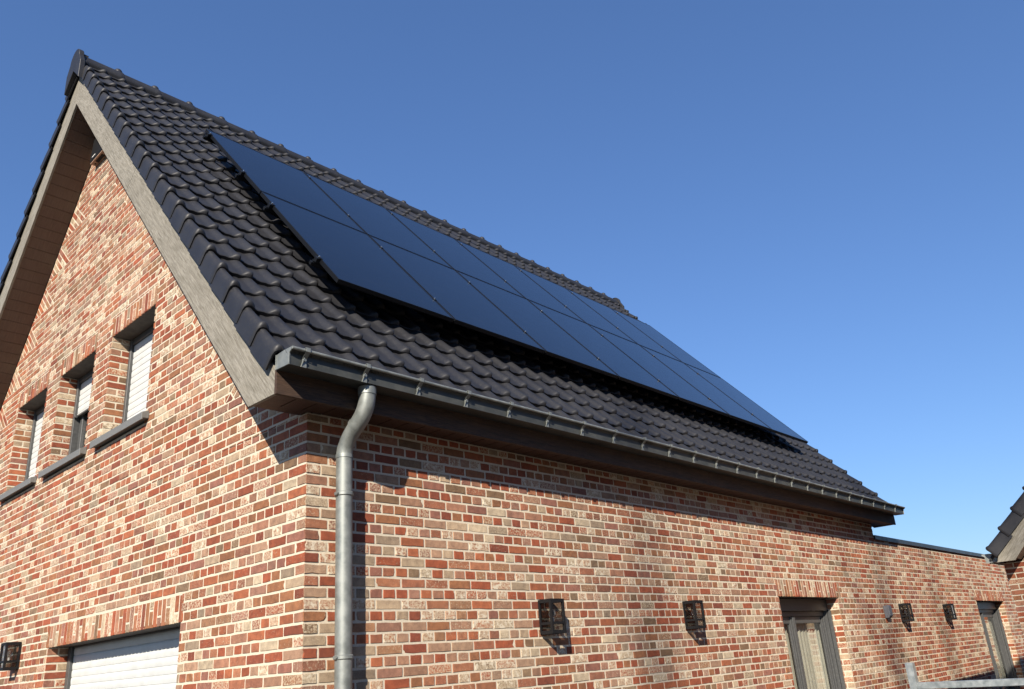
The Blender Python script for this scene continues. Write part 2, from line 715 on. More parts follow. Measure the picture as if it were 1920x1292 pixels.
def tiles(name, sl, xl, ncol, a0, nrow, parent, gauge=GAUGE, n0=.393, material=M_TILE, apex_a=6.60):
    U = np.array([0, .06, .16, .3, .45, .56, .62, .66, .70, .74, .78, .82, .86, .90, .935, .96, .98, 1.0])
    T = np.array([0, .012, .03, .055, .09, .13, .18, .27, .4, .6, .8, 1.0])
    G = np.array([.34, .66, .92, 1.12, 1.20, 1.20, 1.12, 1.00, .93, .88, .85, .83])
    nose = np.array([-.006, -.002, 0, 0, 0, 0, 0, 0, 0, 0, 0, 0])
    wv = np.clip((U - .54) / (.84 - .54), 0, 1)
    rise = wv * wv * (3 - 2 * wv)
    dv = np.clip((U - .915) / .08, 0, 1)
    hr = .034 * rise * (1 - .85 * dv ** 2.0)
    pan = .004 * np.cos(np.clip(U / .56, 0, 1) * 2 * math.pi) * (U < .56)
    L = gauge + .035
    nu, nt_ = len(U), len(T)
    uu_, tt = np.meshgrid(U, T)
    hh = hr[None, :] * G[:, None] + pan[None, :] + nose[:, None]
    fr = .032 * np.clip(1 - U / .84, 0, 1) ** .8 + .026 * dv
    aa = tt * L + (1 - tt) ** 3 * fr[None, :]
    nn = n0 + hh - tt * .030
    top = np.stack([uu_ * PITCH, aa, nn], -1).reshape(-1, 3)
    f0 = np.stack([U * PITCH, aa[0], nn[0]], -1)
    f1 = f0.copy(); f1[:, 2] -= .026; f1[:, 1] += .004
    f2 = f0.copy(); f2[:, 2] -= .026; f2[:, 1] += .05
    base = np.concatenate([top, f0, f1, f1, f2])
    faces = []
    for i in range(nt_ - 1):
        for k in range(nu - 1):
            faces.append((i * nu + k, i * nu + k + 1, (i + 1) * nu + k + 1, (i + 1) * nu + k))
    o = nt_ * nu
    for q in (0, 2):
        for k in range(nu - 1):
            faces.append((o + q * nu + k + nu, o + q * nu + k + 1 + nu, o + q * nu + k + 1, o + q * nu + k))
    faces = np.array(faces)
    nv = len(base)
    amax = apex_a - .01
    vs, fs = [], []
    idx = 0
    for r_ in range(nrow):
        for cidx in range(ncol):
            b = base.copy()
            b[:, 0] += xl + cidx * PITCH + rng.normal(0, .0008)
            b[:, 2] += rng.normal(0, .0012) + rng.normal(0, .010) * base[:, 0]
            b[:, 1] += a0 + r_ * gauge + rng.normal(0, .0018)
            b[:, 1] = np.minimum(b[:, 1], amax)
            vs.append(b)
            fs.append(faces + idx * nv)
            idx += 1
    v = np.concatenate(vs)
    f = np.concatenate(fs)
    W = np.stack([v[:, 0], sl.oy + sl.sg * (v[:, 1] * c_ - v[:, 2] * s_), sl.oz + v[:, 1] * s_ + v[:, 2] * c_], -1)
    if sl.sg < 0:
        f = f[:, ::-1]
    me = bpy.data.meshes.new(name)
    me.vertices.add(len(W)); me.vertices.foreach_set('co', W.astype(np.float32).ravel())
    me.loops.add(f.size); me.loops.foreach_set('vertex_index', f.astype(np.int32).ravel())
    me.polygons.add(len(f))
    me.polygons.foreach_set('loop_start', np.arange(0, f.size, 4, dtype=np.int32))
    me.update(calc_edges=True)
    me.polygons.foreach_set('use_smooth', [True] * len(f))
    me.materials.append(material)
    me.validate()
    ob = bpy.data.objects.new(name, me)
    COL.objects.link(ob)
    setpar(ob, parent)
    return ob


def verge(name, sl, xe, sx, a0, nrow, parent, gauge=GAUGE, n0=.393, drop=.115, apex_a=6.60):
    """verge tiles: a rolled corner with a flange hanging over the barge board; sx=-1 flange towards -X"""
    prof = [(.050, 0.0, 0), (.040, .010, .3), (.028, .024, .7), (.014, .034, 1), (0, .038, 1), (-.014, .034, 1), (-.026, .022, .9), (-.034, .004, .5), (-.037, -.02, .2), (-.039, -drop, 0)]
    T = [(-.012, .55, .000), (0, .82, .002), (.02, 1.05, .004), (.05, 1.28, .006), (.10, 1.30, .006), (.18, 1.0, .003), (.5, .92, .000), (1.0, .84, -.008)]
    mb = MB()
    L = gauge + .02
    nP = len(prof)
    for r_ in range(nrow):
        vs = []
        ja, jn, jx = rng.normal(0, .002), rng.normal(0, .001), rng.normal(0, .001)
        rows = []
        for t, gq, out in T:
            rows.append([(xe + jx - sx * (px + (0 if px > 0 else 0)) + (sx * out if px < 0 else 0),
                          min(apex_a + .04 + (pn - .04) * .9, a0 + r_ * gauge + t * L + ja) - (.012 if k >= nP - 1 else 0) * (1 - t),
                          n0 + jn + (pn * gq if pn > 0 else pn) - t * .028) for k, (px, pn, q) in enumerate(prof)])
        for row in rows:
            vs += [sl.P(*p) for p in row]
        fs = []
        for i in range(len(T) - 1):
            for k in range(nP - 1):
                q = (i * nP + k, i * nP + k + 1, (i + 1) * nP + k + 1, (i + 1) * nP + k)
                fs.append(q)
        o = len(vs)
        f0 = rows[0]
        cx, cn = xe - sx * .02, n0 - .02
        inner = []
        for k, (x, a, n) in enumerate(f0):
            dx, dn = cx - x, cn - n
            if k == nP - 1:
                dx, dn = -sx * 1.0, 0
            l = math.hypot(dx, dn) or 1
            inner.append((x + dx / l * .014, a + .001, n + dn / l * .014))
        vs += [sl.P(*p) for p in f0] + [sl.P(*p) for p in inner] + [sl.P(x, a + .28, n) for x, a, n in inner]
        for k in range(nP - 1):
            fs.append((o + k, o + k + 1, o + nP + k + 1, o + nP + k))
            fs.append((o + nP + k, o + nP + k + 1, o + 2 * nP + k + 1, o + 2 * nP + k))
        # bottom edge thickness of the flange
        lastc = [(i * nP + nP - 1) for i in range(len(T))]
        b0 = len(vs)
        for i, (t, gq, out) in enumerate(T):
            x, a, n = rows[i][-1]
            vs.append(sl.P(x - sx * .014, a, n))
        for i in range(len(T) - 1):
            fs.append((lastc[i], lastc[i + 1], b0 + i + 1, b0 + i))
        mb.add(vs, fs)
    ob = mb.build(name, M_TILE, parent, smooth=True, angle=50)
    return ob


def barge(name, sl, x0, sx, polys, thick, parent, material=M_OAK, names=None):
    """barge boards in the slope frame; outer face at x0, thickness going inwards"""
    M = sl.M(x0)
    out = []
    for i, poly in enumerate(polys):
        mb = MB()
        sgn = sl.zs() * (-sx)
        # inward direction in local Z
        d = thick * sgn
        mb.prism(poly, min(0, d), max(0, d), .0015)
        out.append(mb.build(name, material, parent, M))
    return out


# ================================================================== THE HOUSE
house = tag(empty('brick_house', (0, 0, 0)), 'red brick house with a steep black tiled gable roof and zinc gutter', 'house')
MS = frame((0, 0, 0), (1, 0, 0), (0, 0, 1))          # side wall: normal = X x Z = -Y
MG = frame((0, WH, 0), (0, -1, 0), (0, 0, 1))        # gable: U=-y ; normal = (-Y)x(Z) = -X
gy = lambda y: WH - y                                 # world y -> gable u

# --- side wall
D1 = (5.98, 7.613); D2 = (13.885, 15.857); DH = 2.110
GA = (1.52, 4.007); GH = 2.042
WW = .910; WSP = 1.3133; WZ0, WZ1 = 3.765, 4.774
SOLD = .190
side = slab('wall', rect(0.006, LH, 0, ZS + .02), [rect(D1[0], D1[1], -.0, DH)] if False else [], MS, -.30, -.0036, M_MORTAR) if False else None


def mortar_wall(name, outer, rects, M, parent, th=.10):
    """wall core; openings that reach the ground are cut into the outline"""
    return slab(name, outer, rects, M, -th, -.0036, M_MORTAR, parent)


# house side wall core with the door notch
EX = .026
out = [(0.1005, 0), (D1[0] - EX, 0), (D1[0] - EX, DH + .022), (D1[1] + EX, DH + .022), (D1[1] + EX, 0), (LH, 0), (LH, ZS + .10), (0.1005, ZS + .10)]
wall_side = mortar_wall('wall', out, [], MS, house)
# gable core
rakez = lambda y: ZS + math.tan(SL) * ((y if y < YR else WH - y) - OY)
outg = [(gy(WH), 0), (gy(GA[1]) - EX, 0), (gy(GA[1]) - EX, GH + .022), (gy(GA[0]) + EX, GH + .022), (gy(GA[0]) + EX, 0), (gy(0.0055), 0), (gy(0.0055), ZS + .01), (gy(OY), ZS + .01), (gy(YR), rakez(YR)), (gy(WH - OY), ZS + .01), (gy(WH), ZS + .01)]
wins = [(YR + k * WSP - WW / 2, YR + k * WSP + WW / 2) for k in (-1, 0, 1)]
wholes = [rect(gy(b) - EX, gy(a) + EX, WZ0 - .07, WZ1 + .022) for a, b in wins]
wall_gable = mortar_wall('wall', outg, wholes, MG, house)
# inner skin, back wall and far gable (plain masonry seen from nowhere near)
bk = MB()
bk.box((.10, WH - .25, 0), (LH, WH, ZS))
bk.build('wall', noisy('plain_brick_skin', (.24, .10, .06), (.34, .2, .14), 12, .9), house)
slab('wall', [(0.3, 0), (WH - .26, 0), (WH - .26, ZS), (YR, rakez(YR) - .1), (0.3, ZS)], [], frame((LH, 0, 0), (0, 1, 0), (0, 0, 1)), -.25, -.002, bpy.data.materials['plain_brick_skin'], house)

bw = Brickwork()
bias_side = lambda u, v: .35 + .25 * math.sin(u * .9 + 1) * math.sin(v * 1.3) + (.15 if 2.5 < u < 8 else 0)
dh1 = rect(D1[0], D1[1], -.1, DH + SOLD)
bw.lay(MS, rect(0.0015, LH, 0, ZS + .005), V0, [dh1], bias=bias_side, corner=(0, 1, 'A'))
bw.soldier(MS, D1[0] - .03, D1[1] + .10, DH, DH + SOLD, .5)
bw.build('brickwork', wall_side)
bw = Brickwork()
# tumbled triangles along both rakes
B0 = V0 + CO * round((1.878 + H - V0) / CO)
tris = {}
holesg = [rect(gy(GA[1] + .02), gy(GA[0] - .02), -.1, GH + SOLD)]
for a, b in wins:
    holesg.append(rect(gy(b), gy(a), WZ0 - .08, WZ1 + SOLD))
tri_list = []
for k in range(9):
    zb = B0 + k * 6 * CO
    d = .50
    ab = d / math.tan(SL)
    yb = OY + (zb - ZS) / math.tan(SL)
    A = (yb + ab * c_, zb + ab * s_)
    Cc = (yb + d / s_, zb)
    if A[1] > rakez(YR) - .25:
        break
    for sgn in (1, -1):
        f = (lambda p: (gy(p[0]), p[1])) if sgn > 0 else (lambda p: (p[0], p[1]))
        tri_list.append(([f((yb, zb)), f(A), f(Cc)], f(Cc), sgn))
gp = [(gy(WH - .0015), 0), (gy(.0015), 0), (gy(.0015), ZS), (gy(OY), ZS), (gy(YR), rakez(YR)), (gy(WH - OY), ZS)]
lowp = rect(0, WH, 0, ZS)
upp = [(gy(WH - OY + .0), ZS), (gy(OY), ZS), (gy(YR), rakez(YR))]
tri_h = [t[0] for t in tri_list]
bias_g = lambda u, v: .30 + (.3 if v > 3.8 else 0)
bw.lay(MG, rect(.0015, WH - .0015, 0, ZS + .004), V0, holesg[:1], bias=bias_g, corner=(WH, -1, 'B'))
bw.lay(MG, [(gy(WH - OY), ZS + .0045), (gy(OY), ZS + .0045), (gy(YR), rakez(YR))], V0, holesg[1:] + tri_h, bias=bias_g, corner=(WH, -1, 'B'))
for t, Cc, sgn in tri_list:
    # local axes: u' from C towards the rake (perpendicular), v' up the slope
    up = Vector((sgn * s_, c_)) if True else None      # in gable coords (u,z): rake outward normal
    vp = Vector((-sgn * c_, s_))
    T0 = lambda p, C=Cc, up=up, vp=vp: (C[0] + up.x * p[0] + vp.x * p[1], C[1] + up.y * p[0] + vp.y * p[1])
    T1 = lambda q, C=Cc, up=up, vp=vp: ((q[0] - C[0]) * up.x + (q[1] - C[1]) * up.y, (q[0] - C[0]) * vp.x + (q[1] - C[1]) * vp.y)
    ins = inset(t if sum(t[i][0] * t[(i + 1) % 3][1] - t[(i + 1) % 3][0] * t[i][1] for i in range(3)) > 0 else t[::-1], .004)
    bw.lay(MG, ins, 0.0, [], bias=.35, T=(T0, T1))
bw.soldier(MG, gy(GA[1] + .05), gy(GA[0] - .05), GH, GH + SOLD, .3)
for a, b in wins:
    bw.soldier(MG, gy(b + .02), gy(a - .02), WZ1, WZ1 + SOLD, .4)
bw.build('brickwork', wall_gable)


def reveal(O, U, depth, v0, v1, parent, bias=.1):
    """brick return of an opening"""
    M = frame(O, U, (0, 0, 1))
    b_ = Brickwork()
    k0 = math.floor((v0 - V0) / CO); k1 = math.ceil((v1 - V0) / CO)
    for k in range(k0, k1):
        a, b = max(V0 + k * CO, v0) + JT / 2, min(V0 + (k + 1) * CO, v1) - JT / 2
        if b - a < .012:
            continue
        cells = [(.002, depth)] if k % 2 else [(.002, depth * .46), (depth * .46 + JT, depth)]
        for c, d in cells:
            b_.brick(rect(c, d, a, b), M, tone(bias))
    mb = MB()
    mb.box((.006, v0, -.03), (depth, v1, -.0036))
    o = mb.build('reveal', M_MORTAR, parent, M)
    b_.build('brickwork', parent)
    return o


RD = .19
# gable openings: frames, shutters, sills
def shutter(name, w_, z0, z1, pitch, material, parent, M, th=.012):
    """roller shutter slats: frame local X=width, Y=up, Z=out"""
    mb = MB()
    z = z1
    prof = []
    while z > z0 + .01:
        zb = max(z - pitch, z0)
        h = z - zb
        pts = [(0, .0), (.06 * h, .004), (.3 * h, .0060), (.55 * h, .0068), (.8 * h, .006), (.95 * h, .003), (h, 0)]
        vs, fs = [], []
        for yy, dd in pts:
            vs += [(0, zb + yy, dd), (w_, zb + yy, dd)]
        for i in range(len(pts) - 1):
            fs.append((2 * i, 2 * i + 1, 2 * i + 3, 2 * i + 2))
        mb.add(vs, fs)
        z -= pitch
    mb.box((0, z0, -.02), (w_, z1, -.001))
    return mb.build(name, material, parent, M, smooth=True, angle=35)


for i, (a, b) in enumerate(wins):
    lab = ['gable window nearest the corner with its white shutter fully down', 'middle gable window with its white shutter half raised',
           'gable window farthest from the corner, white shutter down'][i]
    # frame of the window: local X runs from high y to low y, Y up, Z outwards (-X world)
    M = frame((0, b, 0), (0, -1, 0), (0, 0, 1))
    fm = MB()
    for x0, x1 in ((0, .045), (WW - .045, WW)):
        fm.box((x0, WZ0, -RD - .04), (x1, WZ1, -RD + .028), .003)
    fm.box((.045, WZ1 - .055, -RD - .04), (WW - .045, WZ1, -RD + .02), .003)
    fm.box((.045, WZ0, -RD - .06), (WW - .045, WZ0 + .06, -RD - .02), .003)
    win = fm.build('window', M_ALU, house, M)
    tag(win, lab)
    zb = WZ0 + .03
    if i == 1:
        zb = WZ0 + .60
    shutter('shutter', WW - .09, zb, WZ1 - .055, .066, M_SHUT, win, M @ Matrix.Translation((.045, 0, -RD - .005)))
    if i == 1:
        q = MB()
        q.box((.045, zb - .02, -RD - .02), (WW - .045, zb, -RD + .01), .002)
        q.box((.05, zb - .035, -RD + .01), (.09, zb - .01, -RD + .035), .002)
        q.build('shutter_rail', M_ALU, win, M)
        q = MB()
        for x0, x1 in ((.045, .12), (WW - .12, WW - .045)):
            q.box((x0, WZ0 + .06, -RD - .085), (x1, zb, -RD - .03), .004)
        q.box((.12, WZ0 + .06, -RD - .085), (WW - .12, WZ0 + .13, -RD - .03), .004)
        q.build('sash', M_ALU, win, M)
        q = MB()
        q.box((.12, WZ0 + .13, -RD - .07), (WW - .12, zb, -RD - .06))
        q.build('pane', M_GLASS, win, M)
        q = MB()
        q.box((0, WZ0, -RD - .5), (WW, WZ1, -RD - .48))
        q.build('curtain_or_dark_room', M_DARK, win, M)  # near-black sheet standing in for the unlit room behind the pane
    # sill
    sm = MB()
    sm.prism([(-RD - .03, WZ0 + .03), (.048, WZ0 - .004), (.048, WZ0 - .068), (.036, WZ0 - .068), (.036, WZ0 - .018), (-RD - .03, WZ0 + .01)], 0, 1)
    vs = [(0, 0, 0)]
    s2 = MB()
    pr = [(-RD - .02, WZ0 + .022), (.050, WZ0 - .006), (.050, WZ0 - .066), (-.0, WZ0 - .066), (-RD - .02, WZ0 - .03)]
    # inside the opening only the slab fits; the nose in front of the wall runs past the jambs
    s2.prism([(-.006, WZ0 + .0165), (.052, WZ0 - .006), (.052, WZ0 - .068), (.040, WZ0 - .068), (.040, WZ0 - .055), (-.006, WZ0 - .055)][::1], -.085, WW + .085, .002, Matrix(((0, 0, 1, 0), (0, 1, 0, 0), (1, 0, 0, 0), (0, 0, 0, 1))))
    s2.prism([(-RD - .02, WZ0 + .034), (-.007, WZ0 + .0165), (-.007, WZ0 - .05), (-RD - .02, WZ0 - .05)], .0, WW, 0, Matrix(((0, 0, 1, 0), (0, 1, 0, 0), (1, 0, 0, 0), (0, 0, 0, 1))))
    so_ = s2.build('sill', M_SILL, win, M @ Matrix.Translation((0, 0, .007)))
    # underside of the lintel and brick returns
    q = MB()
    q.box((.001, WZ1 + .002, -RD), (WW - .001, WZ1 + .02, -.012))
    q.build('lintel_board', M_SOFB, win, M)
    reveal((0, b, 0), (1, 0, 0), RD, WZ0 - .02, WZ1, wall_gable)
    # frame(O,U=+x,V=z) has normal U x V = -y: faces into the opening from its high-y side
    rb = reveal((RD, a, 0), (-1, 0, 0), RD - .012, WZ0 - .02, WZ1, wall_gable)

# garage door
M = frame((0, GA[1], 0), (0, -1, 0), (0, 0, 1))
gw = GA[1] - GA[0]
fm = MB()
for x0, x1 in ((0, .07), (gw - .07, gw)):
    fm.box((x0, 0, -RD - .05), (x1, GH, -RD + .02), .003)
fm.box((.07, GH - .012, -RD - .05), (gw - .07, GH, -RD + .0), .002)
gd = fm.build('garage_door', M_ALU, house, M)
shutter('door_curtain', gw - .14, .02, GH - .012, .0615, M_SHUT, gd, M @ Matrix.Translation((.07, 0, -RD - .012)))
q = MB()
q.box((.001, GH + .002, -RD), (gw - .001, GH + .02, -.012))
q.build('lintel_board', M_SOFB, gd, M)
reveal((0, GA[1], 0), (1, 0, 0), RD, 0, GH, wall_gable)
reveal((RD, GA[0], 0), (-1, 0, 0), RD - .012, 0, GH, wall_gable)

# ---- glass doors in the long wall
def glass_door(x0, x1, parent, wallobj, label):
    M = MS @ Matrix.Translation((x0, 0, 0))
    W_ = x1 - x0
    f = MB()
    f.box((0, DH - .14, -.185), (W_, DH - .005, -.155), .003)          # shutter casing
    f.box((0, 0, -.26), (.055, DH - .14, -.16), .004)
    f.box((W_ - .055, 0, -.26), (W_, DH - .14, -.16), .004)
    f.box((.055, DH - .20, -.26), (W_ - .055, DH - .142, -.20), .004)
    d = f.build('glass_door', M_ALU, parent, M)
    tag(d, label)
    # shutter guides
    for xa, xb in ((.0, .04), (W_ - .04, W_)):
        q = MB()
        q.box((xa + .001, 0, -.158), (xb - .001, DH - .142, -.120), .004)
        q.build('shutter_guide', M_ALU, d, M)
    mid = .70 if W_ < 1.8 else 1.0
    # fixed leaf and opening leaf, each a stepped sash
    for (a, b) in ((.056, mid), (mid + .002, W_ - .056)):
        q = MB()
        for k, (ins, z0, z1) in enumerate(((0, -.255, -.195), (.03, -.25, -.212), (.052, -.25, -.225))):
            wd = .030 if k < 2 else .028
            q.box((a + ins, .001, z0), (a + ins + wd, DH - .202, z1), .004)
            q.box((b - ins - wd, .001, z0), (b - ins, DH - .202, z1), .004)
        q.box((a + .08, DH - .28, -.25), (b - .08, DH - .203, -.222), .004)
        q.build('sash', M_ALU, d, M)
        q = MB()
        q.box((a + .075, .05, -.242), (b - .075, DH - .27, -.236))
        q.build('pane', M_GLASS, d, M)
    q = MB()
    vs, fs = [], []
    n = 60
    for i in range(n + 1):
        x = .06 + (W_ - .12) * i / n
        z = -.31 + .02 * math.sin(i * 1.7) + .01 * math.sin(i * .9)
        vs += [(x, .02, z), (x, DH + .1, z)]
    for i in range(n):
        fs.append((2 * i, 2 * i + 2, 2 * i + 3, 2 * i + 1))
    q.add(vs, fs)
    q.build('curtain_or_dark_room', M_CURT, d, M, smooth=True)
    q = MB()
    q.box((.001, DH + .002, -.2), (W_ - .001, DH + .02, -.012))
    q.build('lintel_board', M_SOFB, d, M)
    reveal((x1, RD, 0), (0, -1, 0), RD - .012, 0, DH, wallobj, .05)
    reveal((x0, 0, 0), (0, 1, 0), RD, 0, DH, wallobj, .05)
    return d


glass_door(D1[0], D1[1], house, wall_side, 'grey framed glass door between the black lanterns of the long wall')

# ---- roof: deck, tiles, verges, ridge
dk = MB()
apexA = (YR - OY) / c_
for sl, sg in ((SR, 1), (SLF, -1)):
    for xx in ((-.325, LH + .32),):
        aE = -.02
        # deck top n=.352 bottom n=.320
        aT = apexA + .336 * math.tan(SL)
        vs = [sl.P(x, a, n) for x in xx for a, n in ((aE, .320), (aT, .320), (aT + .03, .350), (aE, .350))]
        dk.add(vs, [(0, 1, 2, 3)[::-1], (4, 5, 6, 7), (0, 1, 5, 4), (1, 2, 6, 5), (2, 3, 7, 6), (3, 0, 4, 7)])
roof = dk.build('roof', M_DARK, house)
XT = -.330
NC, NR = 47, 24
tiles('tile_covering', SR, XT, NC, -.030, NR, roof)
tiles('tile_covering', SLF, XT, NC, -.030, NR, roof)
verge('verge_tiles', SR, -.345, -1, -.030, NR, roof)
verge('verge_tiles', SLF, -.345, -1, -.030, NR, roof)
xr = XT + NC * PITCH + .035
verge('verge_tiles', SR, xr, 1, -.030, NR, roof)
verge('verge_tiles', SLF, xr, 1, -.030, NR, roof)


def ridge(xa, xb, first, pitch, zc, yr, parent, rad=.105):
    mb = MB()
    xs = [xa]
    x = first
    while x < xb - .1:
        xs.append(x); x += pitch
    xs.append(xb)
    seg = 16
    for i in range(len(xs) - 1):
        x0, x1 = xs[i], xs[i + 1]
        Lc = x1 - x0
        # the lower lap with its raised collar sits at the far (x1) end
        st = [(0, .94), (.5 * Lc, .97), (Lc - .055, 1.0), (Lc - .045, 1.01), (Lc - .035, 1.02), (Lc - .015, 1.03), (Lc + .008, 1.02), (Lc + .022, .98)]
        vs = []
        for dx, k in st:
            for j in range(seg + 1):
                a = math.pi * (-.20 + 1.40 * j / seg)
                yy = math.cos(a) * rad * k
                zz = math.sin(a) * rad * k * 1.02
                if a < 0 or a > math.pi:
                    yy *= 1.18
                vs.append((x0 + dx, yr + yy, zc + zz))
        fs = []
        for q in range(len(st) - 1):
            for j in range(seg):
                fs.append((q * (seg + 1) + j, (q + 1) * (seg + 1) + j, (q + 1) * (seg + 1) + j + 1, q * (seg + 1) + j + 1))
        mb.add(vs, fs)
        if i < len(xs) - 2:
            mb.ball((x1 - .02, yr, zc + rad * .96), .058, .85, 1.0, .95, 12)
    return mb.build('ridge_tiles', M_TILE, parent, smooth=True, angle=50)


ZC = 8.322
ridge(-.385, xr + .03, .051, .4255, ZC, YR, roof)
for xo, sx in ((-.428, 1), (xr + .04, 1)):
    q = MB()
    pts = [(YR + .135 * math.cos(math.pi * t / 12) * 1.0, ZC + .018 + .135 * math.sin(math.pi * t / 12)) for t in range(13)]
    pts = [(YR + .205, 7.985), (YR + .205, 8.225)] + pts + [(YR - .205, 8.225), (YR - .205, 7.985), (YR - .09, 8.10), (YR, 8.185), (YR + .09, 8.10)]
    # outline in (y,z) extruded along x
    q.prism(pts, 0, .052, .004, Matrix(((0, 0, 1, xo), (1, 0, 0, 0), (0, 1, 0, 0), (0, 0, 0, 1))))
    q.build('ridge_end', M_TILE, roof)

# ---- barge boards
tip_a = lambda y, z: ((y - OY) * c_ + (z - ZS) * s_, -(y - OY) * s_ + (z - ZS) * c_)
e1 = tip_a(-YE + .024, ZS); e2 = tip_a(-YE + .024, ZS + .16)
NBD = .315
aTop = lambda n: apexA + n * math.tan(SL)
asp = 3.50
e3a = (e2[1] and (NBD - e2[1]))
low = [(0, 0), (asp, 0), (asp, NBD), (e2[0] + (NBD - e2[1]) * .0 + .12, NBD), e2, e1]
upb = [(asp + .006, 0), (apexA - .001, 0), (aTop(NBD) - .001, NBD), (asp + .006, NBD)]
barge('rake_board', SR, -OV, -1, [low, upb], .024, house)
barge('rake_board', SLF, -OV, -1, [low, upb], .024, house)
barge('rake_board', SR, LH + OV, 1, [low, upb], .024, house)
barge('rake_board', SLF, LH + OV, 1, [low, upb], .024, house)

# ---- soffits
for sl in (SR, SLF):
    for xo in (-OV + .0245, LH + .004):
        q = MB()
        a = .02
        first = True
        while a < apexA - .02:
            b = min(a + .131, apexA - .004)
            q.prism([(a + .0022, .012), (b - .0022, .012), (b - .0022, .016), (b + .0, .019), (b + .0, .028), (a, .028), (a, .019), (a + .0022, .016)], 0, sl.sg * .3215 if sl.sg > 0 else 0, 0) if sl.sg > 0 else q.prism([(a + .0022, .012), (b - .0022, .012), (b - .0022, .016), (b, .019), (b, .028), (a, .028), (a, .019), (a + .0022, .016)], -.3215, 0, 0)
            a += .131
        M = sl.M(xo)
        ob = q.build('soffit', M_SOFF, house, M)
        # rotate grain so the boards run across
for yb0, yb1 in ((-YE + .024, -.002), (WH + .002, WH + YE - .024)):
    q = MB()
    x = -OV + .025
    while x < LH + OV - .05:
        b = min(x + .140, LH + OV - .025)
        q.box((x + .0045, yb0, ZS + .012), (b - .0045, yb1, ZS + .03))
        q.box((x, yb0, ZS + .018), (b, yb1, ZS + .034)) if False else None
        x += .140
    q.box((-OV + .025, yb0, ZS + .0305), (LH + OV - .025, yb1, ZS + .04))
    q.build('soffit', M_SOFR, house)
# box ends between the eaves soffit and the start of the rake
for yb0, yb1 in ((.0, OY), (WH - OY, WH)):
    q = MB()
    q.box((-OV + .025, yb0 - .0, ZS + .013), (-.002, yb1 + .01, ZS + .028))
    q.build('soffit', M_SOFR, house)
    q = MB()
    q.box((LH + .002, yb0 - .0, ZS + .013), (LH + OV - .025, yb1 + .01, ZS + .028))
    q.build('soffit', M_SOFR, house)

# ---- fascia (two lengths, with a butt joint) and gutter
for ya, yb in ((-YE, -YE + .023), (WH + YE - .023, WH + YE)):
    for xa, xb in ((-OV - .001, 4.42), (4.424, LH + OV + .001)):
        q = MB()
        q.box((xa, ya, ZS - .004), (xb, yb, ZS + .165), .0015)
        q.build('fascia', M_FASC, house)


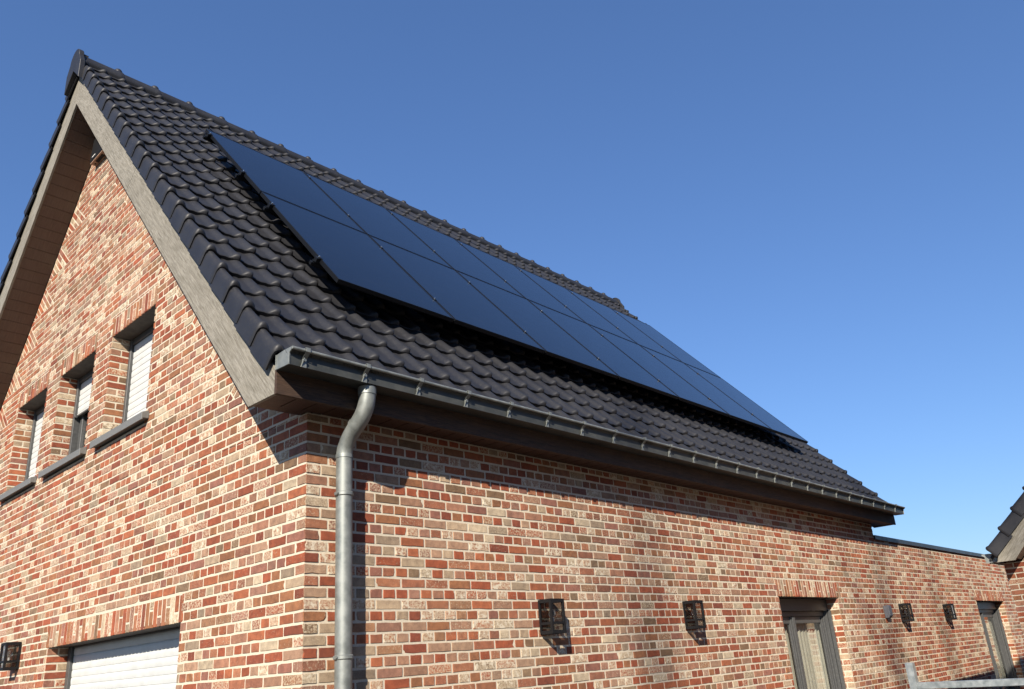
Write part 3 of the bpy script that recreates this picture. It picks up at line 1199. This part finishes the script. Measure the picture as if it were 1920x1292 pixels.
def gutter(xa, xb, yf, zt, parent, sgn=-1, hgt=.140, dep=.105, nbr=24, b0=-.2253, bp=.4255, moss=()):
    """box gutter; yf = y of the lip, sgn = outward direction of y"""
    Y = lambda d: yf - sgn * d                 # d metres back from the lip
    pr = [(dep, .012), (dep, -hgt + .004), (.034, -hgt), (.033, -hgt * .55), (.032, -.018), (.024, -.006), (.008, -.002)]
    th = .004
    mb = MB()
    inn = [(dep - th, .012), (dep - th, -hgt + .008), (.038, -hgt + .005), (.037, -hgt * .55), (.036, -.016), (.026, -.001), (.010, .002)]
    n = len(pr)
    vs = []
    for x in (xa, xb):
        vs += [(x, Y(d), zt + z) for d, z in pr] + [(x, Y(d), zt + z) for d, z in inn]
    fs = []
    for k in range(n - 1):
        fs.append((k, k + 1, 2 * n + k + 1, 2 * n + k))
        fs.append((n + k, n + k + 1, 3 * n + k + 1, 3 * n + k))
    fs += [(0, n, 3 * n, 2 * n), (n - 1, 2 * n - 1, 4 * n - 1, 3 * n - 1)]
    mb.add(vs, fs)
    gt = mb.build('gutter', M_ZINCD, parent)
    bd = MB()
    bd.tube([(xa - .002, yf - sgn * .003, zt), (xb + .002, yf - sgn * .003, zt)], .0105, 12)
    bd.build('lip', M_ZINC, gt, smooth=True, angle=50)
    for x, dx in ((xa, -.004), (xb, .004)):
        e = MB()
        pts = [(Y(dep), zt + .004), (Y(dep), zt - hgt + .002), (Y(.030), zt - hgt - .002), (Y(.026), zt - .024), (Y(.0), zt - .006), (Y(.004), zt + .009), (Y(dep * .55), zt + .010)]
        pts = [(p[0], p[1]) for p in pts]
        e.prism(pts, 0, .005, 0, Matrix(((0, 0, 1, x + (dx if dx < 0 else -.001)), (1, 0, 0, 0), (0, 1, 0, 0), (0, 0, 0, 1))))
        rim = [(x + (dx - .002 if dx < 0 else dx + .002), p[0], p[1]) for p in pts]
        e.tube([rim[0], rim[1], rim[2], rim[3], rim[4]], .003, 6)
        e.build('end_cap', M_ZINC, gt)
    # bracket straps, first one copied along the run
    br = MB()
    w2 = .014
    br.box((-w2, yf + sgn * .012, zt - .010), (w2, yf + sgn * .015, zt + .012))
    br.box((-w2, yf - sgn * .012, zt + .0115), (w2, yf + sgn * .015, zt + .0145))
    br.prism([(yf + sgn * .015, zt - .008), (yf + sgn * .012, zt - .010), (Y(.026), zt - .040), (Y(.022), zt - .040)], -w2, w2, 0, Matrix(((0, 0, 1, 0), (1, 0, 0, 0), (0, 1, 0, 0), (0, 0, 0, 1))))
    br.box((-w2, Y(.0290), zt - hgt - .004), (w2, Y(.0255), zt - .040))
    br.tube([(-.002, Y(.014), zt - .050), (-.002, Y(.030), zt - .050)], .009, 10)
    br.tube([(-.006, Y(.014), zt - .040), (-.014, Y(.016), zt - .055), (-.018, Y(.024), zt - .080), (-.020, Y(.028), zt - hgt - .004)], .0035, 6)
    b0_ = br.build('bracket', M_ZINC, gt, Matrix.Translation((b0, 0, 0)))
    b0_.location = (b0, 0, 0)
    for k in range(1, nbr):
        c = b0_.copy()
        COL.objects.link(c)
        c.location = (b0 + k * bp, 0, 0)
    if moss:
        ms = MB()
        for _ in range(260):
            cx_ = random.choice(moss)
            x = random.gauss(cx_[0], cx_[1]); hh_ = random.uniform(.008, .032) * random.random() ** .4; dx = random.gauss(0, .012)
            y = Y(random.uniform(.018, .05))
            ms.add([(x - .0014, y, zt - .02), (x + .0014, y, zt - .02), (x + dx, y + random.gauss(0, .006), zt + hh_), (x, y + .003, zt - .02)], [(0, 1, 2), (1, 3, 2), (3, 0, 2)])
        o_ = ms.build('moss', M_BARKD, gt)
        o_['kind'] = 'stuff'
    return gt


gutter(-.354, 9.735, -.395, 3.352, house, hgt=.088, dep=.1645, b0=-.263, bp=.4187, moss=((-.27, .05), (.10, .10), (.20, .05), (3.1, .08), (6.2, .1)))
gutter(-.354, 9.735, WH + .395, 3.352, house, sgn=1, hgt=.088, dep=.1645, b0=-.263, bp=.4187)

# ---- downpipe with swan neck
px, py = .212, -.082
dp = MB()
path = [(px + .012, -.298, 3.262), (px + .012, -.298, 3.215)]
def arc(p0, p1, p2, n=8):
    p0, p1, p2 = Vector(p0), Vector(p1), Vector(p2)
    return [tuple((1 - t) ** 2 * p0 + 2 * t * (1 - t) * p1 + t * t * p2) for t in [i / n for i in range(n + 1)]]
path += arc((px + .012, -.298, 3.20), (px + .010, -.292, 3.115), (px + .006, -.222, 3.060), 8)
path += arc((px + .004, -.165, 3.018), (px, -.086, 2.955), (px, py, 2.880), 8)
path += [(px, py, 2.0), (px, py, .9), (px, py, .02)]
dp.tube(path, [.0525] * 2 + [.051] * 9 + [.049] * 9 + [.049] * 3, 28)
dpo = dp.build('downpipe', M_ZINC, house, smooth=True, angle=60)
for pts, rad in (([(px + .012, -.298, 3.258), (px + .012, -.298, 3.212)], .056), ([(px, py, 2.885), (px, py, 2.862)], .0525), ([(px + .006, -.208, 3.054), (px + .005, -.190, 3.039)], .0535)):
    q = MB()
    q.tube(pts, rad, 28)
    q.build('socket', M_ZINC, dpo, smooth=True, angle=50)
for zc in (2.64, 1.715, .55):
    q = MB()
    q.tube([(px, py, zc - .013), (px, py, zc - .008), (px, py, zc + .008), (px, py, zc + .013)], [.0505, .0555, .0555, .0505], 28)
    q.box((px - .062, py - .014, zc - .010), (px - .050, py + .010, zc + .010), .002)
    q.tube([(px - .056, py - .022, zc), (px - .056, py + .016, zc)], .005, 8)
    q.tube([(px, py + .05, zc), (px, -.002, zc)], .006, 8)
    q.build('pipe_clip', M_ZINC, dpo, smooth=True, angle=40)

# ---- black box at the peak of the gable
bx = tag(empty('security_box', (0, 4.27, 7.40)), 'black box with bronze lower plate at the gable peak', 'security box')
M = frame((0, 4.375, 7.235), (0, -1, 0), (0, 0, 1))
YZ = Matrix(((0, 0, 1, 0), (0, 1, 0, 0), (1, 0, 0, 0), (0, 0, 0, 1)))
q = MB()
q.prism([(-.002, .0), (.072, .0), (.078, .02), (.066, .31), (-.002, .33)], 0, .38, .005, YZ)
q.build('housing', M_BLACK, bx, M)
q = MB()
q.prism([(-.002, -.012), (.070, -.012), (.070, -.0005), (-.002, -.0005)], .002, .378, .001, YZ)
q.build('lower_plate', M_BRONZE, bx, M)
q = MB()
q.prism([(.018, -.016), (.052, -.016), (.052, -.0125), (.018, -.0125)], .10, .28, 0, YZ)
q.build('sensor', M_DARK, bx, M)
for x in (.05, .33):
    q = MB()
    q.tube([M @ Vector((x, -.017, .035)), M @ Vector((x, -.012, .035))], .009, 10)
    q.build('screw', M_DARK, bx)
q = MB()
q.prism([(.0765, .10), (.0715, .22), (.0745, .22), (.0795, .10)], .285, .300, 0, YZ)
q.build('marking_strip', M_WHITE, bx, M)
q = MB()
q.prism([(.0795, .035), (.0780, .048), (.0810, .048), (.0825, .035)], .07, .15, 0, YZ)
q.build('marking_strip', M_WHITE, bx, M)

# ================================================================== FLAT ROOFED EXTENSION
ZX = 2.938
ext = tag(empty('flat_roofed_extension', (LH, 0, 0)), 'long low brick extension with a thin dark roof trim', 'extension')
XE = 18.0
o2 = [(LH + .001, 0), (D2[0] - EX, 0), (D2[0] - EX, DH + .022), (D2[1] + EX, DH + .022), (D2[1] + EX, 0), (XE, 0), (XE, ZX), (LH + .001, ZX)]
wall_ext = mortar_wall('wall', o2, [], MS, ext)
bw = Brickwork()
bw.lay(MS, rect(LH + .001, XE, 0, ZX), V0, [rect(D2[0], D2[1], -.1, DH + SOLD)], bias=bias_side, corner=(0, 1, 'A'))
bw.soldier(MS, D2[0] - .03, D2[1] + .03, DH, DH + SOLD, .5)
bw.build('brickwork', wall_ext)
q = MB()
q.box((XE - .25, .11, 0), (XE, 6, ZX)); q.box((LH + .01, 5.75, 0), (XE - .251, 6, ZX))
q.build('wall', bpy.data.materials['plain_brick_skin'], ext)
q = MB()
q.box((LH + .01, .105, ZX - .22), (XE - .002, 5.99, ZX - .02))
q.build('roof', M_DARK, ext)
q = MB()
q.box((LH - .02, -.026, ZX - .012), (XE, -.002, ZX + .052), .003)
q.box((LH + .01, -.002, ZX + .004), (XE, .30, ZX + .050), .003)
q.build('coping', M_COP, ext)
glass_door(D2[0], D2[1], ext, wall_ext, 'narrow looking glass door near the far end of the wall')

# small grey box on the wall
q = MB()
q.prism([(0, 0), (0, .16), (.055, .165), (.075, .15), (.075, .03), (.05, .0)], 0, .115, .006, Matrix(((0, 0, 1, 9.10), (-1, 0, 0, 0), (0, 1, 0, 1.85), (0, 0, 0, 1))))
tag(q.build('outdoor_socket', noisy('grey_plastic', (.10, .105, .12), (.13, .135, .15), 30, .45, 0, (0, 0), 0)), 'small grey box on the brick wall left of a black lantern', 'socket box')


# ================================================================== WALL LANTERNS
def make_lantern():
    root = empty('wall_lantern', (0, 0, 0))
    W_, D_, Hh = .1544, .130, .2446
    t = .0180
    f = MB()
    f.box((W_ * .3, -.006, .06), (W_ * .7, -.001, .16))                     # wall plate
    for x in (0, W_ - t):
        f.box((x, -D_, .0075), (x + t, -D_ + t, Hh - .0065))
        f.box((x, -.019, .0075), (x + t, -.0065, Hh - .0065))
    for a_, b_ in (((0, -D_, Hh - .0064), (W_, -D_ + t, Hh)), ((0, -.019, Hh - .0064), (W_, -.0065, Hh)), ((0, -D_ + t, Hh - .0064), (t, -.019, Hh)), ((W_ - t, -D_ + t, Hh - .0064), (W_, -.019, Hh))):
        f.box(a_, b_)                                                        # open top rim
    for y0 in (-D_, -.0062 - t):                                             # bottom rails and cross bars
        for z0, z1 in ((0, .007 + t), (.066, .066 + t), (Hh - .0065 - t, Hh - .0065)):
            f.box((t, y0 + .001, z0), (W_ - t, y0 + t - .001, z1))
    for x0 in (0, W_ - t):
        for z0, z1 in ((0, .007 + t), (.066, .066 + t), (Hh - .0065 - t, Hh - .0065)):
            f.box((x0 + .001, -D_ + t, z0), (x0 + t - .001, -.0195, z1))
    f.box((0, -D_, 0), (t, -D_ + t, .0074)); f.box((W_ - t, -D_, 0), (W_, -D_ + t, .0074))
    f.box((W_ / 2 - .014, -D_ + t, .0675), (W_ / 2 + .014, -.0195, .0705))                   # bulb shelf
    f.build('cage', M_BLACK, root)
    g_ = MB()
    g_.box((t * .5, -D_ + t, .02), (t * .5 + .002, -.02, Hh - .02))
    g_.build('glass', M_SMOKE, root)
    g_ = MB()
    g_.box((W_ - t * .5 - .002, -D_ + t, .02), (W_ - t * .5, -.02, Hh - .02))
    g_.build('glass', M_SMOKE, root)
    g_ = MB()
    g_.box((t, -D_ + t * .5, .02), (W_ - t, -D_ + t * .5 + .002, Hh - .02))
    g_.build('glass', M_CLEAR, root)
    b = MB()
    b.ball((W_ / 2, -D_ / 2 - .005, .142), .027, 1, 1, 1.25, 10)
    b.build('bulb', M_BULB, root, smooth=True)
    b = MB()
    b.tube([(W_ / 2, -D_ / 2 - .005, .071), (W_ / 2, -D_ / 2 - .005, .112)], .011, 12)
    b.build('bulb_holder', M_WHITE, root, smooth=True, angle=40)
    return root


lan = make_lantern()
spots = [((1.9765, 0, H + .199), 0, 'largest black lantern on the long wall, nearest the downpipe'),
         ((3.9664, 0, H + .199), 0, 'black lantern on the long wall between the nearest lantern and the glass door'),
         ((9.7183, 0, H + .193), 0, 'black lantern right beside the small grey socket box'),
         ((11.7912, 0, H + .193), 0, 'farthest black lantern, nearest the second glass door'),
         ((0, 4.855, H + .300), -math.pi / 2, 'black lantern on the gable wall left of the garage door')]
for i, (loc, rz, lab) in enumerate(spots):
    o = lan if i == 0 else copy_tree(lan)
    o.location = loc
    o.rotation_euler = (0, 0, rz)
    tag(o, lab, 'wall lantern', 'black wall lanterns')

# ================================================================== SOLAR PANELS
PX0, PW, PH_, PA0, PN = .4367, 1.1553, 1.7854, 1.053, .605
MR = SR.M(0)     # local X up slope, Y normal, Z = world +X
Mx = Matrix(((1, 0, 0, 0), (0, c_, -s_, OY), (0, s_, c_, ZS), (0, 0, 0, 1)))   # local X=world X, Y=up slope, Z=normal


def make_panel():
    root = empty('solar_panel', (0, 0, 0))
    w_, h_ = PW - .020, PH_ - .020
    f = MB()
    fr, th = .011, .035
    f.box((0, 0, -th), (fr, h_, 0), .0008); f.box((w_ - fr, 0, -th), (w_, h_, 0), .0008)
    f.box((fr, 0, -th), (w_ - fr, fr, 0), .0008); f.box((fr, h_ - fr, -th), (w_ - fr, h_, 0), .0008)
    f.build('frame', M_FRAME, root)
    f = MB()
    f.box((fr, fr, -.012), (w_ - fr, h_ - fr, -.0022))
    f.build('glass', M_PANEL, root)
    f = MB()
    f.box((fr + .002, fr + .002, -.0165), (w_ - fr - .002, h_ - fr - .002, -.0125))
    f.build('backsheet', M_DARK, root)
    return root


def make_clamp(a, end):
    q = MB()
    if end:
        q.box((-.032, -.022, -.045), (-.002, .022, -.002), .003)
        q.box((-.012, -.025, .0005), (.012, .025, .0045), .001)
        q.box((-.058, -.018, -.075), (-.012, .018, -.046), .002)
    else:
        q.box((-.022, -.020, .0005), (.004, .020, .0040), .001)
    o = q.build('clamp', M_FRAME, None)
    q = MB()
    q.tube([(-.010, 0, .003), (-.010, 0, .014)], .0075, 8)
    return o, q.build('clamp_bolt', M_STEEL, None)


RA = [1.43, 2.52, 3.32, 4.43]
ordn = ['first', 'second', 'third', 'fourth', 'fifth', 'sixth', 'seventh']
proto = make_panel()
for kk in (0, 1):
    for i in range(7):
        o = proto if (kk == 0 and i == 0) else copy_tree(proto)
        o.matrix_basis = Mx @ Matrix.Translation((PX0 + .010 + i * PW, PA0 + .010 + kk * PH_, PN))
        rowname = 'lower' if kk == 0 else 'upper'
        lab = f'black solar panel, {ordn[i]} from the gable end in the {rowname} row'
        if i == 6:
            lab = f'black solar panel at the far end of the {rowname} row'
        if i == 0:
            lab = f'black solar panel at the gable end of the {rowname} row'
        tag(o, lab, 'solar panel', 'solar panels on the tiled roof')
        o['_c'] = (kk, i)
cl = {}
for o in [x for x in COL.objects if x.name.startswith('solar_panel')]:
    kk, i = o['_c']
    del o['_c']
    for a in RA[2 * kk:2 * kk + 2]:
        key = (i == 0)
        if key not in cl:
            cl[key] = make_clamp(0, key)
            c1, b1 = cl[key]
        else:
            c1, b1 = cl[key][0].copy(), cl[key][1].copy()
            COL.objects.link(c1); COL.objects.link(b1)
        c1.parent = o
        c1.matrix_parent_inverse = Matrix()
        c1.matrix_basis = Matrix.Translation((0, a - PA0 - kk * PH_ - .010, 0))
        b1.parent = c1
        b1.matrix_parent_inverse = Matrix()
        b1.matrix_basis = Matrix()
# mounting rails under the panels
rl = None
for j, a in enumerate(RA):
    if rl is None:
        q = MB()
        q.prism([(-.02, -.04), (.02, -.04), (.02, -.012), (.008, -.012), (.008, -.002), (.02, -.002), (.02, 0), (-.02, 0), (-.02, -.002), (-.008, -.002), (-.008, -.012), (-.02, -.012)], -.035, 7 * PW - .03, 0, Matrix(((0, 0, 1, 0), (1, 0, 0, 0), (0, 1, 0, 0), (0, 0, 0, 1))))
        rl = q.build('mounting_rail', M_FRAME)
        o = rl
    else:
        o = rl.copy(); COL.objects.link(o)
    o.matrix_basis = Mx @ Matrix.Translation((PX0, a, PN - .0365))
    tag(o, ['lowest black mounting rail under the solar panels', 'black mounting rail in the upper half of the lower panel row', 'black mounting rail in the lower half of the upper panel row', 'topmost black mounting rail under the solar panels'][j], 'mounting rail', 'rails under the solar panels')

# ================================================================== SECOND BUILDING (right edge)
ann = tag(empty('brick_outbuilding', (9.12, -1.58, 0)), 'brick outbuilding with black tiled roof at the right edge', 'outbuilding')
OZ = 2.371
AY = -1.787
XV = 8.77
SA = Slope(AY, -1, OZ)
APY = -4.20
aApex = (AY - APY) / c_
YC, YC2 = -1.58, 2 * APY + 1.58
SB = Slope(2 * APY - AY, 1, OZ)
MA = frame((9.12, YC, 0), (0, -1, 0), (0, 0, 1))
wa = YC - YC2
rz = lambda u: OZ + math.tan(SL) * (min(u, wa - u) - (YC - AY))
ov2 = YC - AY
wlA = slab('wall', [(0, 0), (wa, 0), (wa, OZ), (wa - ov2, OZ), (wa / 2, rz(wa / 2)), (ov2, OZ), (0, OZ)], [], MA, -.2, -.0036, M_MORTAR, ann)
bw = Brickwork()
bw.lay(MA, rect(0.0015, wa, 0, OZ), V0, [], bias=.1, corner=(0, 1, 'B'))
bw.lay(MA, [(ov2, OZ), (wa - ov2, OZ), (wa / 2, rz(wa / 2))], V0, [], bias=.1)
bw.build('brickwork', wlA)
q = MB()
q.box((9.32, YC - .2, 0), (15, YC, OZ + .05)); q.box((9.32, YC2, 0), (15, YC2 + .2, OZ + .05)); q.box((14.8, YC2 + .2, 0), (15, YC - .2, OZ))
q.build('wall', bpy.data.materials['plain_brick_skin'], ann)
q = MB()
for sl in (SA, SB):
    aT = aApex + .24 * math.tan(SL)
    vs = [sl.P(x, a, n) for x in (XV + .03, 15.2) for a, n in ((-.15, .215), (aT, .215), (aT + .03, .245), (-.15, .245))]
    q.add(vs, [(0, 1, 2, 3)[::-1], (4, 5, 6, 7), (0, 1, 5, 4), (1, 2, 6, 5), (2, 3, 7, 6), (3, 0, 4, 7)])
rfA = q.build('roof', M_DARK, ann)
for sl in (SA, SB):
    tiles('tile_covering', sl, XV + .02, 30, -.06, 14, rfA, gauge=.288, n0=.292, apex_a=aApex + .30)
    verge('verge_tiles', sl, XV + .005, -1, -.06, 14, rfA, gauge=.288, n0=.292, drop=.115, apex_a=aApex + .32)
ridge(XV - .03, 15.2, XV + .4, .4255, OZ + aApex * s_ + .30 / c_ - .045, APY, rfA)
lowA = [(0, 0), (aApex, 0), (aApex + .215 * math.tan(SL), .215), (.05, .215), (-.12, .15), (-.21 * c_, .21 * s_)]
for sl in (SA, SB):
    barge('rake_board', sl, XV + .002, -1, [lowA], .024, ann)
    q = MB()
    a = .02
    while a < aApex - .02:
        b = min(a + .131, aApex - .004)
        pr = [(a + .0022, .012), (b - .0022, .012), (b, .019), (b, .028), (a, .028), (a, .019)]
        if sl.sg > 0:
            q.prism(pr, 0, .32)
        else:
            q.prism(pr, -.32, 0)
        a += .131
    q.build('soffit', M_SOFF, ann, sl.M(XV + .027))
gutter(XV + .06, 15.1, -1.43, 2.48, ann, sgn=1, hgt=.10, dep=.13, nbr=14, b0=XV + .25)

# ================================================================== GALVANISED GATE RAIL
gt = tag(empty('metal_gate', (3.03, -2.19, 0)), 'galvanised square tube gate frame at the lower right', 'gate')
q = MB()
q.box((3.006, -2.20, 0.001), (3.052, -2.155, 1.440), .003)
q.build('post', M_GALV, gt)
q = MB()
q.box((3.006, -4.25, 0.001), (3.052, -4.205, 1.440), .003)
q.build('post', M_GALV, gt)
for zt in (1.322, .35):
    q = MB()
    q.box((3.009, -4.2045, zt - .04), (3.049, -2.2005, zt), .003)
    q.build('rail', M_GALV, gt)

# ================================================================== BARE TREES behind the photographer (their soft shadows fall on the long wall)
def bare_tree(loc, h, seed, label):
    rd = random.Random(seed)
    root = empty('bare_tree', loc)
    tr, cr = MB(), MB()
    pts, rad = [], []
    n = 14
    x = y = 0.0
    for i in range(n + 1):
        t = i / n
        pts.append((x, y, h * t)); rad.append(.22 * (1 - t) ** .8 + .012)
        x += rd.gauss(0, .05); y += rd.gauss(0, .05)
    tr.tube(pts, rad, 10)

    def limb(p, d, l, r, lev):
        m = 5
        q = [Vector(p)]
        dd = Vector(d)
        for i in range(m):
            dd = (dd + Vector((rd.gauss(0, .10), rd.gauss(0, .10), rd.gauss(.06, .06)))).normalized()
            q.append(q[-1] + dd * l / m)
        cr.tube(q, [r * (1 - i / m * .75) for i in range(m + 1)], 5, False)
        if lev:
            for k in range(5):
                b = q[rd.randint(1, m)]
                a = rd.uniform(0, 6.28)
                nd = (dd + Vector((math.cos(a), math.sin(a), rd.uniform(-.1, .5))) * .75).normalized()
                limb(b, nd, l * rd.uniform(.35, .55), r * .45, lev - 1)
    for k in range(26):
        t = rd.uniform(.35, .97)
        i = min(int(t * n), n - 1)
        a = rd.uniform(0, 6.28)
        el_ = rd.uniform(.7, 1.1)
        limb(pts[i], (math.cos(a) * math.cos(el_), math.sin(a) * math.cos(el_), math.sin(el_)), (1.15 - t) * 3.2, .045 * (1.2 - t), 2)
    tr.build('trunk', M_BARK, root, Matrix.Translation(loc), smooth=True)
    cr.build('crown', M_BARK, root, Matrix.Translation(loc), smooth=True)
    tag(root, label, 'tree', 'bare trees across the street')


M_BARK = noisy('grey_bark', (.10, .085, .065), (.17, .15, .12), 12, .9, 0, (0, 0), .4, .01)
for ti, (xw, tdist, h, sd) in enumerate( ((3.45, 44, 30.5, 3), (8.9, 46, 31.5, 5), (11.9, 48, 30, 9))):
    bare_tree((xw + SUN.x * -tdist, SUN.y * -tdist, 0), h, sd, ['slender bare tree across the street, nearest the gable side', 'tallest bare tree across the street', 'shortest bare tree across the street'][ti])

# ================================================================== UNSEEN HOUSE added opposite to block low sky light (also mirrored in the panes)
nb = tag(empty('sky_blocker_house', (0, -19, 0)), 'unseen brick house with a dark roof, added opposite to block low sky light', 'house')
mm = Matrix.Translation((0, 0, 0))
q = MB()
q.prism([(-21, 0), (-13.5, 0), (-13.5, 4.6), (-17.25, 8.0), (-21, 4.6)], -9, 12, 0, Matrix(((0, 0, 1, 0), (1, 0, 0, 0), (0, 1, 0, 0), (0, 0, 0, 1))))
q.build('wall', bpy.data.materials['plain_brick_skin'], nb)
for sg in (1, -1):
    q = MB()
    q.prism([(-17.25, 8.02), (-17.25, 8.20), (-17.25 + sg * 4.2, 4.37), (-17.25 + sg * 4.2, 4.20)], -9.4, 12.4, 0, Matrix(((0, 0, 1, 0), (1, 0, 0, 0), (0, 1, 0, 0), (0, 0, 0, 1))))
    q.build('roof', M_COP, nb)
for x in (-7, -3.5, 0, 4, 8):
    for z0, z1 in ((.9, 2.3), (2.9, 4.1)):
        q = MB()
        q.box((x, -13.52, z0), (x + 1.4, -13.47, z1), .004)
        wf = q.build('window', M_ALU, nb)
        q = MB()
        q.box((x + .07, -13.465, z0 + .07), (x + .67, -13.455, z1 - .07)); q.box((x + .73, -13.465, z0 + .07), (x + 1.33, -13.455, z1 - .07))
        q.build('pane', M_FRAME, wf)
